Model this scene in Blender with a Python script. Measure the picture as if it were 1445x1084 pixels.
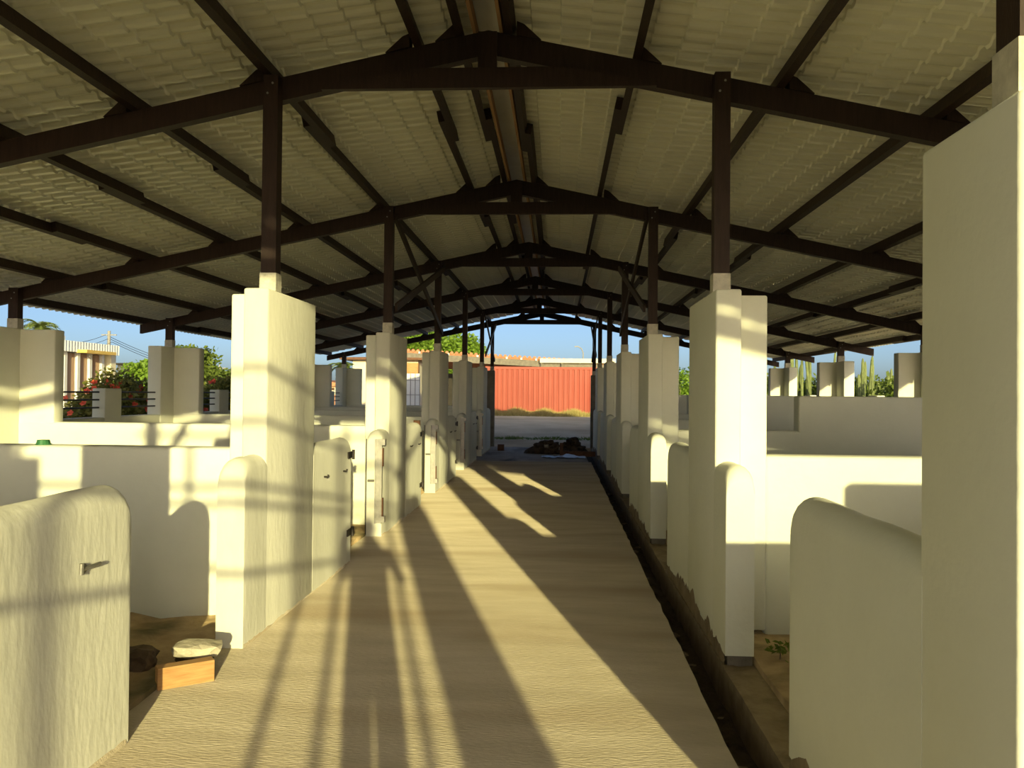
import bpy, bmesh, math, random
from mathutils import Vector, Matrix
random.seed(7)
SC = bpy.context.scene
COL = SC.collection
for o in list(bpy.data.objects): bpy.data.objects.remove(o)

# ------------------------------------------------------------------ camera
F, YAW, PIT, ROLL, EYE = 1137.6, .057, .0116, .0098, 1.6
CX, CY = 722.5, 542.0
cam_d = bpy.data.cameras.new('camera'); cam = bpy.data.objects.new('camera', cam_d); COL.objects.link(cam)
cam_d.sensor_width = 36; cam_d.lens = F*36/1445; cam_d.clip_start = .02; cam_d.clip_end = 500
fwd = Vector((-math.sin(YAW)*math.cos(PIT), math.cos(YAW)*math.cos(PIT), math.sin(PIT)))
right = Vector((math.cos(YAW), math.sin(YAW), 0)); up = right.cross(fwd)
r2 = right*math.cos(ROLL) + up*math.sin(ROLL); u2 = up*math.cos(ROLL) - right*math.sin(ROLL)
M = Matrix((r2, u2, -fwd)).transposed().to_4x4(); M.translation = Vector((0, 0, EYE)); cam.matrix_world = M
SC.camera = cam
# ------------------------------------------------------------------ sky, sun, exposure
SUN_EL, SUN_AZ = math.radians(9.35), math.radians(13.7)      # sun is behind the viewer, right of the aisle axis
world = bpy.data.worlds.new('sky_world'); SC.world = world; world.use_nodes = True
nt = world.node_tree; bg = nt.nodes['Background']
sky = nt.nodes.new('ShaderNodeTexSky'); sky.sky_type = 'NISHITA'; sky.sun_disc = False
sky.sun_elevation = SUN_EL; sky.sun_rotation = math.pi - SUN_AZ
sky.air_density = .5; sky.dust_density = 1.7; sky.ozone_density = 1.6
nt.links.new(sky.outputs[0], bg.inputs[0]); bg.inputs[1].default_value = .070
sun_d = bpy.data.lights.new('sun', 'SUN'); sun = bpy.data.objects.new('sun', sun_d); COL.objects.link(sun)
sun_d.energy = 2.45; sun_d.angle = math.radians(.55); sun_d.color = (1, .90, .45)
to_sun = Vector((math.sin(SUN_AZ)*math.cos(SUN_EL), -math.cos(SUN_AZ)*math.cos(SUN_EL), math.sin(SUN_EL)))
sun.rotation_euler = to_sun.to_track_quat('Z', 'Y').to_euler()
sun.location = (6, -20, 8)
vs = SC.view_settings; vs.view_transform = 'Standard'; vs.look = 'None'; vs.gamma = 1; vs.use_curve_mapping = False
vs.exposure = 1.42

# ------------------------------------------------------------------ helpers
def ray(x, y):
    a, b = x-CX, y-CY
    return fwd + r2*(a/F) - u2*(b/F)
def atY(x, y, Y): r = ray(x, y); return Vector((0, 0, EYE)) + r*(Y/r.y)
def atX(x, y, X): r = ray(x, y); return Vector((0, 0, EYE)) + r*(X/r.x)
def atZ(x, y, Z): r = ray(x, y); return Vector((0, 0, EYE)) + r*((Z-EYE)/r.z)

MATS = {}
def mat(name, c1, c2=None, rough=.8, scale=4, bump=0., bscale=40, stretch=(1, 1, 1), metal=0., detail=6, c3=None, s3=.6, spec=.3, trans=0., drough=0.):
    m = bpy.data.materials.new(name); m.use_nodes = True; MATS[name] = m
    n = m.node_tree.nodes; l = m.node_tree.links; b = n['Principled BSDF']
    b.inputs['Roughness'].default_value = rough; b.inputs['Metallic'].default_value = metal
    b.inputs['Specular IOR Level'].default_value = spec
    b.inputs['Diffuse Roughness'].default_value = drough
    tc = n.new('ShaderNodeTexCoord'); mp = n.new('ShaderNodeMapping'); mp.inputs['Scale'].default_value = stretch
    l.new(tc.outputs['Object'], mp.inputs[0])
    if c2:
        no = n.new('ShaderNodeTexNoise'); no.inputs['Scale'].default_value = scale; no.inputs['Detail'].default_value = detail; no.inputs['Roughness'].default_value = .6
        l.new(mp.outputs[0], no.inputs['Vector'])
        rp = n.new('ShaderNodeValToRGB'); rp.color_ramp.elements[0].position = .32; rp.color_ramp.elements[1].position = .68
        rp.color_ramp.elements[0].color = (*c1, 1); rp.color_ramp.elements[1].color = (*c2, 1)
        l.new(no.outputs[0], rp.inputs[0]); out = rp.outputs[0]
        if c3:
            n3 = n.new('ShaderNodeTexNoise'); n3.inputs['Scale'].default_value = s3; n3.inputs['Detail'].default_value = 4
            l.new(mp.outputs[0], n3.inputs['Vector'])
            r3 = n.new('ShaderNodeValToRGB'); r3.color_ramp.elements[0].position = .5; r3.color_ramp.elements[1].position = .7
            l.new(n3.outputs[0], r3.inputs[0])
            mx = n.new('ShaderNodeMixRGB'); mx.inputs[2].default_value = (*c3, 1)
            l.new(r3.outputs[0], mx.inputs[0]); l.new(out, mx.inputs[1]); out = mx.outputs[0]
        l.new(out, b.inputs['Base Color'])
    else: b.inputs['Base Color'].default_value = (*c1, 1)
    if bump:
        nb = n.new('ShaderNodeTexNoise'); nb.inputs['Scale'].default_value = bscale; nb.inputs['Detail'].default_value = 5
        l.new(mp.outputs[0], nb.inputs['Vector'])
        bp = n.new('ShaderNodeBump'); bp.inputs['Strength'].default_value = bump; bp.inputs['Distance'].default_value = .02
        l.new(nb.outputs[0], bp.inputs['Height']); l.new(bp.outputs[0], b.inputs['Normal'])
    if trans:
        tr = n.new('ShaderNodeBsdfTranslucent'); ms = n.new('ShaderNodeMixShader'); ms.inputs[0].default_value = trans
        if c2: l.new(out, tr.inputs[0])
        else: tr.inputs[0].default_value = (*c1, 1)
        l.new(b.outputs[0], ms.inputs[1]); l.new(tr.outputs[0], ms.inputs[2]); l.new(ms.outputs[0], n['Material Output'].inputs[0])
    return m
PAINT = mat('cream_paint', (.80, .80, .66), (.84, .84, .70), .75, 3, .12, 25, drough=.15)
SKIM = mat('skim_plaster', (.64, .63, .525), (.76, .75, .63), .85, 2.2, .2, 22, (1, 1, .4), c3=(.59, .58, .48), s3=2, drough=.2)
PLINTH = mat('raw_concrete_plinth', (.20, .15, .09), (.33, .26, .17), .95, 7, .6, 25)
GREYC = mat('raw_grey_concrete', (.16, .14, .11), (.24, .21, .16), .95, 5, .4, 30)
SLAB = mat('aisle_concrete', (.43, .365, .25), (.545, .47, .335), .9, 3.5, .30, 70, (.35, 1.3, 1), c3=(.37, .295, .19), s3=.9, detail=10, drough=1)
SLAB2 = mat('damp_concrete', (.30, .26, .22), (.46, .41, .35), .85, 1.6, .5, 30, (1, .4, 1), c3=(.10, .09, .08), s3=1.3)
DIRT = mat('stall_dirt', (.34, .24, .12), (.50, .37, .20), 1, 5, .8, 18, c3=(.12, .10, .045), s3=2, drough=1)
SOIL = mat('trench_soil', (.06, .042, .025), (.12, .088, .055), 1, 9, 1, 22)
SAND = mat('yard_sand', (.54, .43, .28), (.68, .56, .38), 1, .8, .5, 8, c3=(.42, .32, .20), s3=.25, drough=1)
WOOD = mat('dark_brown_timber', (.022, .011, .007), (.042, .022, .014), .6, 6, .15, 40, (8, 8, 1))
RAWW = mat('raw_timber', (.30, .16, .075), (.42, .25, .12), .8, 8, .2, 30, (1, .1, 1))
PINE = mat('pine_offcut', (.38, .19, .065), (.52, .31, .12), .7, 12, .1, 40, (.5, 6, 6))
BASE = mat('mortar_post_base', (.42, .40, .33), (.66, .63, .52), .9, 14, .3, 50)
SHEET = mat('roof_sheet_cream', (.88, .85, .70), (.92, .89, .75), .27, 2, .02, 6, spec=.6)
CAPM = mat('ridge_cap_plastic', (.62, .56, .44), (.70, .65, .54), .35, 5, .25, 6, spec=.5)
STEEL = mat('galvanised_steel', (.30, .29, .26), (.40, .38, .34), .45, 12, .1, 60, metal=.8)
DSTEEL = mat('dark_steel', (.035, .03, .025), (.06, .05, .04), .5, 10, .1, 60, metal=.4)
RUST = mat('rust_brown_timber', (.12, .055, .03), (.19, .095, .05), .8, 10, .2, 40)
RED = mat('container_red', (.32, .066, .042), (.38, .088, .055), .6, .9, .05, 20, (1, 1, .4), c3=(.34, .055, .032), s3=.5)
TERRA = mat('terracotta', (.42, .16, .08), (.55, .25, .13), .85, 3, .2, 20)
WHITEP = mat('white_paint', (.72, .70, .64), (.80, .78, .72), .6, 3)
CREAMH = mat('cream_house_wall', (.80, .70, .46), (.84, .75, .52), .85, 2)
WSHEET = mat('white_metal_cladding', (.66, .68, .68), (.74, .76, .76), .5, 2)
YELL = mat('yellow_paint', (.70, .46, .10), (.76, .52, .15), .6, 3)
CURT = mat('curtain_fabric', (.36, .23, .14), (.52, .36, .23), .9, 1.2, 0, 1, (1, 6, .2))
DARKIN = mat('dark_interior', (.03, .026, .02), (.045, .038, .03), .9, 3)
BRICK = mat('brick_red', (.40, .18, .10), (.48, .24, .14), .9, 6)
LEAF1 = mat('hibiscus_leaf', (.12, .15, .025), (.27, .23, .05), .55, 6, trans=.35)
LEAF2 = mat('tree_leaf', (.13, .24, .02), (.27, .40, .05), .55, 3, trans=.4)
LEAF3 = mat('shrub_leaf', (.09, .14, .02), (.19, .24, .04), .6, 3, trans=.35)
PALM = mat('palm_frond', (.14, .20, .04), (.28, .32, .08), .5, 4, trans=.3)
BARK = mat('bark', (.14, .10, .065), (.22, .165, .11), .95, 8, .5, 20)
FLOW = mat('red_petal', (.80, .09, .04), (.86, .17, .08), .6, 8, trans=.3)
CACT = mat('cactus_skin', (.12, .15, .05), (.22, .25, .09), .7, 5)
GRASS = mat('dry_grass', (.36, .30, .09), (.52, .44, .17), .8, 5, trans=.3)
ROCK = mat('rubble', (.05, .034, .02), (.15, .10, .06), 1, 5, .5, 12)
CHUNK = mat('broken_concrete', (.38, .34, .25), (.54, .49, .36), .95, 9, .7, 22)
PLAS = mat('white_plastic_film', (.62, .66, .74), (.74, .78, .86), .35, 6, .4, 8)
GREEN = mat('green_plastic', (.02, .10, .035), (.06, .20, .08), .35, 30)
POLE = mat('grey_pole', (.26, .24, .21), (.34, .32, .28), .7, 4)

def link(name, me, m=None, parent=None):
    o = bpy.data.objects.new(name, me); COL.objects.link(o)
    if m and me and not me.materials: me.materials.append(m)
    if parent: o.parent = parent
    return o
def thing(name, label, cat, loc=(0, 0, 0), group=None):
    o = bpy.data.objects.new(name, None); COL.objects.link(o); o.location = loc; o.empty_display_size = .1
    o['label'] = label; o['category'] = cat
    if group: o['group'] = group
    return o
def struct(name, label=None, cat=None, loc=(0, 0, 0)):
    o = bpy.data.objects.new(name, None); COL.objects.link(o); o.location = loc; o['kind'] = 'structure'
    if label: o['label'] = label
    if cat: o['category'] = cat
    return o
def sub(o, p):                      # location of parent subtracted: meshes are written in world coordinates
    if p is not None:
        q, off = p, Vector((0, 0, 0))
        while q is not None: off += q.location; q = q.parent
        o.data.transform(Matrix.Translation(-off))
    return o
class MB:
    def __init__(s): s.v = []; s.f = []
    def add(s, vs, fs):
        k = len(s.v); s.v += [tuple(v) for v in vs]; s.f += [tuple(i+k for i in f) for f in fs]; return s
    def box(s, x0, x1, y0, y1, z0, z1):
        return s.add([(x0, y0, z0), (x1, y0, z0), (x1, y1, z0), (x0, y1, z0), (x0, y0, z1), (x1, y0, z1), (x1, y1, z1), (x0, y1, z1)],
                     [(0, 3, 2, 1), (4, 5, 6, 7), (0, 1, 5, 4), (1, 2, 6, 5), (2, 3, 7, 6), (3, 0, 4, 7)])
    def prism_xz(s, poly, y0, y1):   # poly of (x,z) counter-clockwise seen from -Y
        n = len(poly)
        return s.add([(x, y0, z) for x, z in poly]+[(x, y1, z) for x, z in poly],
                     [tuple(range(n)), tuple(range(2*n-1, n-1, -1))]+[(i, i+n, (i+1) % n+n, (i+1) % n) for i in range(n)])
    def bar(s, a, b, w, h, roll=0.):  # rectangular bar from a to b
        a, b = Vector(a), Vector(b); d = (b-a).normalized()
        e = d.cross(Vector((0, 0, 1)));  e = Vector((1, 0, 0)) if e.length < 1e-4 else e.normalized()
        g = e.cross(d)
        e, g = e*math.cos(roll)+g*math.sin(roll), g*math.cos(roll)-e*math.sin(roll)
        c = [-e*w/2-g*h/2, e*w/2-g*h/2, e*w/2+g*h/2, -e*w/2+g*h/2]
        return s.add([a+q for q in c]+[b+q for q in c], [(3, 2, 1, 0), (4, 5, 6, 7)]+[(i, (i+1) % 4, (i+1) % 4+4, i+4) for i in range(4)])
    def tube(s, pts, r, n=8, caps=True):
        pts = [Vector(p) for p in pts]; R = r if isinstance(r, (list, tuple)) else [r]*len(pts); rings = []
        for i, p in enumerate(pts):
            d = (pts[min(i+1, len(pts)-1)]-pts[max(i-1, 0)]).normalized()
            e = d.cross(Vector((.31, .17, .93)));  e = e.normalized(); g = d.cross(e)
            rings.append([p+(e*math.cos(6.28319*k/n)+g*math.sin(6.28319*k/n))*R[i] for k in range(n)])
        fs = []
        for i in range(len(pts)-1):
            for k in range(n): fs.append((i*n+k, i*n+(k+1) % n, (i+1)*n+(k+1) % n, (i+1)*n+k))
        if caps: fs += [tuple(range(n-1, -1, -1)), tuple(range((len(pts)-1)*n, len(pts)*n))]
        return s.add([q for r_ in rings for q in r_], fs)
    def mesh(s, name='mesh', smooth=False):
        me = bpy.data.meshes.new(name); me.from_pydata(s.v, [], s.f); me.update()
        if smooth: me.polygons.foreach_set('use_smooth', [True]*len(me.polygons))
        return me
    def build(s, name, m, parent=None, smooth=False):
        return sub(link(name, s.mesh(name, smooth), m, parent), parent)
def bevel_box(name, x0, x1, y0, y1, z0, z1, m, parent, bev=.014, seg=2):
    bm = bmesh.new(); bmesh.ops.create_cube(bm, size=1)
    for v in bm.verts: v.co = Vector(((x0+x1)/2+v.co.x*(x1-x0), (y0+y1)/2+v.co.y*(y1-y0), (z0+z1)/2+v.co.z*(z1-z0)))
    bmesh.ops.bevel(bm, geom=[e for e in bm.edges], offset=bev, segments=seg, affect='EDGES', profile=.5)
    me = bpy.data.meshes.new(name); bm.to_mesh(me); bm.free(); me.polygons.foreach_set('use_smooth', [True]*len(me.polygons))
    me.set_sharp_from_angle(angle=math.radians(50))
    return sub(link(name, me, m, parent), parent)
def low_wall(name, xa, xb, y0, y1, z0, zt, m, parent, round0=True, round1=True):
    # low wall running along Y with a half-round top and rounded ends
    c, w = (xa+xb)/2, (xb-xa)/2; r = .10; st = []
    L = y1-y0
    def end(k): a = k/5*math.pi/2; return r*(1-math.sin(a)), r*(1-math.cos(a))   # distance from end, drop
    ends = [end(k) for k in range(6)]
    if round0: st += [(y0+d*1.0, z) for d, z in [(r*(1-math.cos(k/6*math.pi/2)), r*(1-math.sin(k/6*math.pi/2))) for k in range(7)]]
    else: st += [(y0, 0)]
    nmid = 5
    a = st[-1][0]; b = y1-(r if round1 else 0)
    for k in range(1, nmid): st.append((a+(b-a)*k/nmid, random.uniform(-.006, .006)))
    if round1: st += [(y1-r*(1-math.cos(k/6*math.pi/2)), r*(1-math.sin(k/6*math.pi/2))) for k in range(6, -1, -1)]
    else: st += [(y1, 0)]
    nA = 10; vs, fs = [], []
    for y, drop in st:
        top = zt-drop; sec = [(c-w, z0)]
        sec += [(c-w*math.cos(math.pi*k/nA), top-w+w*math.sin(math.pi*k/nA)) for k in range(nA+1)]
        sec += [(c+w, z0)]; vs += [(x, y, z) for x, z in sec]
    n = nA+3
    for i in range(len(st)-1):
        for k in range(n): fs.append((i*n+k, i*n+(k+1) % n, (i+1)*n+(k+1) % n, (i+1)*n+k))
    fs += [tuple(range(n-1, -1, -1)), tuple(range((len(st)-1)*n, len(st)*n))]
    me = bpy.data.meshes.new(name); me.from_pydata(vs, [], fs); me.update()
    me.polygons.foreach_set('use_smooth', [True]*len(me.polygons)); me.set_sharp_from_angle(angle=math.radians(40))
    return sub(link(name, me, m, parent), parent)

# ------------------------------------------------------------------ layout (metres)
S = 3.921
T = {i: 5.52+S*(i-1) for i in range(-1, 7)}
T[6] = 24.55; T[0] = 1.93
XL, XLb, XR, XRb = -1.938, -2.108, 1.017, 1.182       # aisle wall faces and backs
OL, OLb, OR, ORb = -6.50, -6.73, 5.82, 6.03           # outer walls, inner and outer faces
AX, AH, SL = -.508, 4.13, .213                        # ridge x, rafter top at ridge, slope
PL, PR, QL, QR = -2.012, 1.09, -6.60, 5.92            # post centre lines
ZT, ZS = 2.29, 1.175
def top(x): return AH-SL*abs(x-AX)
ORDER = {6: 'at the end facing the red container', 5: 'second from the red container', 4: 'third from the red container', 3: 'fourth from the red container',
         2: 'fifth from the red container', 1: 'sixth from the red container', 0: 'seventh from the red container', -1: 'farthest from the red container'}

# ------------------------------------------------------------------ ground and floors
def ground_z(x, y):
    inside = -7.0 < x < 6.3 and -3.4 < y < 24.2
    if inside: return -.45
    z = -.03
    if y > 24.2: t = min(1, max(0, (y-24.2)/14)); z = -.06+.5*t*t*(3-2*t)
    return z+.03*math.sin(x*.7+y*.3)*math.cos(y*.5-x*.2)
mb = MB(); xs = [-120, -70, -45, -30, -22, -16]+[-12+.5*i for i in range(9)]+[-7.6, -7.0, -6.6, -4, -2, 0, 2, 4, 5.9, 6.3, 6.6]+[7+.5*i for i in range(9)]+[14, 20, 30, 50, 90, 150]
ys = [-60, -30, -15, -8, -4, -3.4, -3.3, 0, 6, 12, 18, 23, 24.1, 24.25]+[24.8+.6*i for i in range(40)]+[52, 60, 75, 100, 150, 230]
n = len(xs)
mb.add([(x, y, ground_z(x, y)) for y in ys for x in xs], [(j*n+i, j*n+i+1, (j+1)*n+i+1, (j+1)*n+i) for j in range(len(ys)-1) for i in range(n-1)])
g = mb.build('ground', SAND, None, True); g['kind'] = 'structure'; g['label'] = 'pale sandy yard around the stable, rising towards the container'; g['category'] = 'ground'

def slab(name, x0, x1, y0, y1, z0, zt, m, label, cat='floor', nx=10, ny=60, amp=.004, jag=.0):
    mb = MB(); vs = []
    for j in range(ny+1):
        for i in range(nx+1):
            x = x0+(x1-x0)*i/nx; y = y0+(y1-y0)*j/ny
            if i == nx: x += random.uniform(-jag, jag)
            vs.append((x, y, zt+random.uniform(-amp, amp)))
    k = nx+1
    fs = [(j*k+i, j*k+i+1, (j+1)*k+i+1, (j+1)*k+i) for j in range(ny) for i in range(nx)]
    edge = [i for i in range(k)]+[j*k+nx for j in range(1, ny+1)]+[ny*k+i for i in range(nx-1, -1, -1)]+[j*k for j in range(ny-1, 0, -1)]
    b0 = len(vs); vs += [(vs[i][0], vs[i][1], z0) for i in edge]; e = len(edge)
    fs += [(edge[i], b0+i, b0+(i+1) % e, edge[(i+1) % e]) for i in range(e)]
    mb.add(vs, fs); o = mb.build(name, m, None, True); o.data.set_sharp_from_angle(angle=math.radians(40))
    o['kind'] = 'structure'; o['label'] = label; o['category'] = cat; return o
slab('floor', -2.13, .79, -3.3, 19.0, -.4, 0, SLAB, 'long trowelled sandy concrete aisle floor between the stalls', jag=.008, ny=110)
slab('floor', -2.13, .74, 19.0, 24.3, -.4, -.015, SLAB2, 'damp grey unfinished concrete strip at the aisle end near rubble', amp=.008)
slab('floor', -6.6, -2.12, -3.3, 24.4, -.4, .035, DIRT, 'dirt floor of the stalls on the flowering hedge side', amp=.02, nx=22, ny=120)
slab('floor', 1.19, 5.95, -3.3, 24.4, -.4, .04, DIRT, 'sandy dirt floor of the stalls on the cactus side', amp=.025, nx=22, ny=120)
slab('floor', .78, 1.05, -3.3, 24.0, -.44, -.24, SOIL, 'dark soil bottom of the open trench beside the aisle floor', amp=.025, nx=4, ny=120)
slab('trim_1', 1.0, 1.21, -3.3, 24.2, -.42, -.02, PLINTH, 'rough brown concrete footing strip under the trench side stall walls', 'footing', nx=4, ny=160, amp=.006)

# ------------------------------------------------------------------ roof
ROW, WAVE, NW = .205, .155, 6
SW = WAVE*NW
def wave(y):
    t = (y/WAVE) % 1; c = math.cos(2*math.pi*t)
    return .013*math.tanh(3*c)/math.tanh(3)+.004*c
def sheet_mesh(name, d0, d1, sign):
    st = []; k = 0
    d = d0
    while d < d1-.02:
        e = min(d+ROW, d1); st += [(d, .0), (e-.008, .02)]; d = e
    npw = 10; ny = NW*npw+4; vs, fs = [], []
    for d, off in st:
        for j in range(ny+1):
            y = WAVE*j/npw; vs.append((sign*d, y, -SL*d+.03+wave(y)+off))
    for i in range(len(st)-1):
        for j in range(ny):
            q = (i*(ny+1)+j, i*(ny+1)+j+1, (i+1)*(ny+1)+j+1, (i+1)*(ny+1)+j); fs.append(q if sign < 0 else q[::-1])
    me = bpy.data.meshes.new(name); me.from_pydata(vs, [], fs); me.update()
    me.polygons.foreach_set('use_smooth', [True]*len(me.polygons)); me.set_sharp_from_angle(angle=math.radians(30)); me.materials.append(SHEET); return me
ROOF_Y0, ROOF_Y1 = -2.75, 24.85
roofs = {}
for sgn, d1, nm, lb in ((-1, 7.08, 'roof', 'cream tile-profile metal roof slope falling to the flowering hedge'), (1, 7.42, 'roof', 'cream tile-profile metal roof slope falling to the cactus side')):
    rf = struct(nm, lb, 'roof', (AX, ROOF_Y0, AH+.105)); me = sheet_mesh('roof_sheet', .10, d1, sgn)
    nsh = int(round((ROOF_Y1-ROOF_Y0)/SW))
    for k in range(nsh):
        o = link('roof_sheet', me, None, rf); o.location = (0, k*SW, .003*(k % 2))
    roofs[sgn] = rf
mb = MB(); cap = []
for a in range(9):
    t = (a-4)/4; cap.append((AX+t*.24, AH+.185-.04*abs(t)-.03*t*t))
ny = 60
mb.add([(x, ROOF_Y0+(ROOF_Y1-ROOF_Y0)*j/ny, z+random.uniform(-.006, .006)) for j in range(ny+1) for x, z in cap], [(j*9+i, j*9+i+1, (j+1)*9+i+1, (j+1)*9+i) for j in range(ny) for i in range(8)])
o = mb.build('ridge_cap', CAPM, roofs[-1], True); o['label'] = 'milky plastic ridge cap'

# ------------------------------------------------------------------ timber frames
XE, XW = -7.16, 6.62
def frame(i):
    y = T[i]; t = thing('roof_frame', 'dark brown timber roof frame with tie beam and four posts, '+ORDER[i], 'roof frame', (AX, y, 0))
    D = .17
    for s, xe in ((-1, XE), (1, XW)):
        poly = [(AX, AH-D), (xe, top(xe)-D+.02), (xe, top(xe)), (AX, AH)]
        if s > 0: poly = poly
        else: poly = poly[::-1]
        MB().prism_xz(poly, y+.05, y+.13).build('rafter', WOOD, t)
    zb = AH-.418; hw = (AH-D-zb)/SL
    MB().prism_xz([(AX-hw, zb), (AX+hw, zb), (AX+hw-.14/SL*.0-.02, zb+.03), (AX+(AH-D-zb-.14)/SL, zb+.14), (AX-(AH-D-zb-.14)/SL, zb+.14), (AX-hw+.02, zb+.03)], y+.005, y+.05).build('tie_beam', WOOD, t)
    MB().box(AX-.065, AX+.065, y+.0, y+.05, zb+.14, AH-.03).build('king_post', WOOD, t)
    for x, w in ((PL, .052), (PR, .052), (QL, .06), (QR, .06)):
        zb0 = ZT+.004 if i < 6 or abs(x) > 3 else (2.29 if x < 0 else 2.17)
        if abs(x) > 3: zb0 = 2.324
        p = MB().box(x-w, x+w, y-.05, y+.05, zb0+.12, top(x)-.01).build('post', WOOD, t)
        MB().box(x-w-.006, x+w+.006, y-.056, y+.056, zb0, zb0+.125).build('post_base', BASE, p)
        for dz, dx in ((.05, .015), (.12, -.02)):
            MB().tube([(x+dx, y-.055, top(x)-.02-dz), (x+dx, y-.048, top(x)-.02-dz)], .008, 8).build('bolt', STEEL, p)
for i in range(-1, 7): frame(i)
# purlins: spliced lengths nailed side by side, with a wedge cleat on every rafter
PD = {-1: [.17, .52, 1.56, 2.55, 3.52, 4.55, 5.6, 6.55], 1: [.17, 1.0, 2.03, 3.07, 4.1, 5.15, 6.15, 6.98]}
NTH = ['ridge', 'first', 'second', 'third', 'fourth', 'fifth', 'sixth', 'eave']
ang = math.atan(SL)
for s in (-1, 1):
    side = 'flowering hedge side' if s < 0 else 'cactus side'
    for k, d in enumerate(PD[s]):
        x = AX+s*d
        nm = {'ridge': 'dark timber ridge purlin on the %s of the roof peak', 'eave': 'dark timber purlin carrying the scalloped eave on the %s'}.get(NTH[k], 'dark timber purlin, '+NTH[k]+' below the ridge on the %s') % side
        t = thing('purlin', nm, 'purlin', (x, T[0], top(x)))
        stops = [ROOF_Y0+.02]
        yy = T[-1]+random.uniform(1.2, 2.6)
        while yy < ROOF_Y1-3: stops.append(yy); yy += S*random.choice((1, 1, 2))
        stops.append(ROOF_Y1+.0)
        for q in range(len(stops)-1):
            off = .028*(1 if q % 2 else -1)
            a, b = stops[q]-(.3 if q else 0), stops[q+1]+(.3 if q+2 < len(stops) else 0)
            m_ = MB().box(-.028, .028, 0, b-a, .001, .103)
            o = link('purlin_length', m_.mesh('purlin_length'), WOOD, t)
            o.rotation_euler = (0, s*ang, 0); o.location = (off*math.cos(ang), a-T[0], -s*off*SL)
        for i in range(-1, 7):
            x0 = .03; x1 = .20
            poly = [(x0, 0), (x1, 0), (x0+.05, .085), (x0, .095)]
            poly = [(s*a_, b_-SL*a_) for a_, b_ in poly]
            if s < 0: poly = poly[::-1]
            me = MB().prism_xz(poly, .03, .15).mesh('cleat')
            if NTH[k] != 'eave': o = link('cleat', me, WOOD, t); o.location = (0, T[i]-T[0], 0)
    x = AX+s*.105
    o = MB().box(x-.014+s*-.012, x+.010-s*.012, ROOF_Y0+.05, ROOF_Y1-.1, top(x)+.002, top(x)+.1).build('ridge_batten', RAWW)
    o['label'] = 'raw unpainted ridge batten against the ridge purlin on the '+side; o['category'] = 'batten'
# cross braces between posts
def brace(i, j, x, lab):
    t = thing('cross_brace', lab, 'brace', (x, (T[i]+T[j])/2, 2.5))
    s = 1 if x < AX else -1
    MB().bar((x, T[i]-.02, 3.68), (x, T[j]+.05, 2.60), .03, .09).build('diagonal', WOOD, t)
    MB().bar((x+s*.032, T[j]+.02, 3.68), (x+s*.032, T[i]-.05, 2.60), .03, .09).build('diagonal', WOOD, t)
XB = (PL+.069, PR-.069)
for (i, j), w in (((2, 3), 'in the middle of the aisle'), ((5, 6), 'at the red container end'), ((-1, 0), 'at the scaffold end')):
    brace(i, j, XB[0], 'crossed dark diagonal braces on the flowering hedge side, '+w)
    brace(i, j, XB[1], 'crossed dark diagonal braces on the trench side, '+w)

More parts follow.
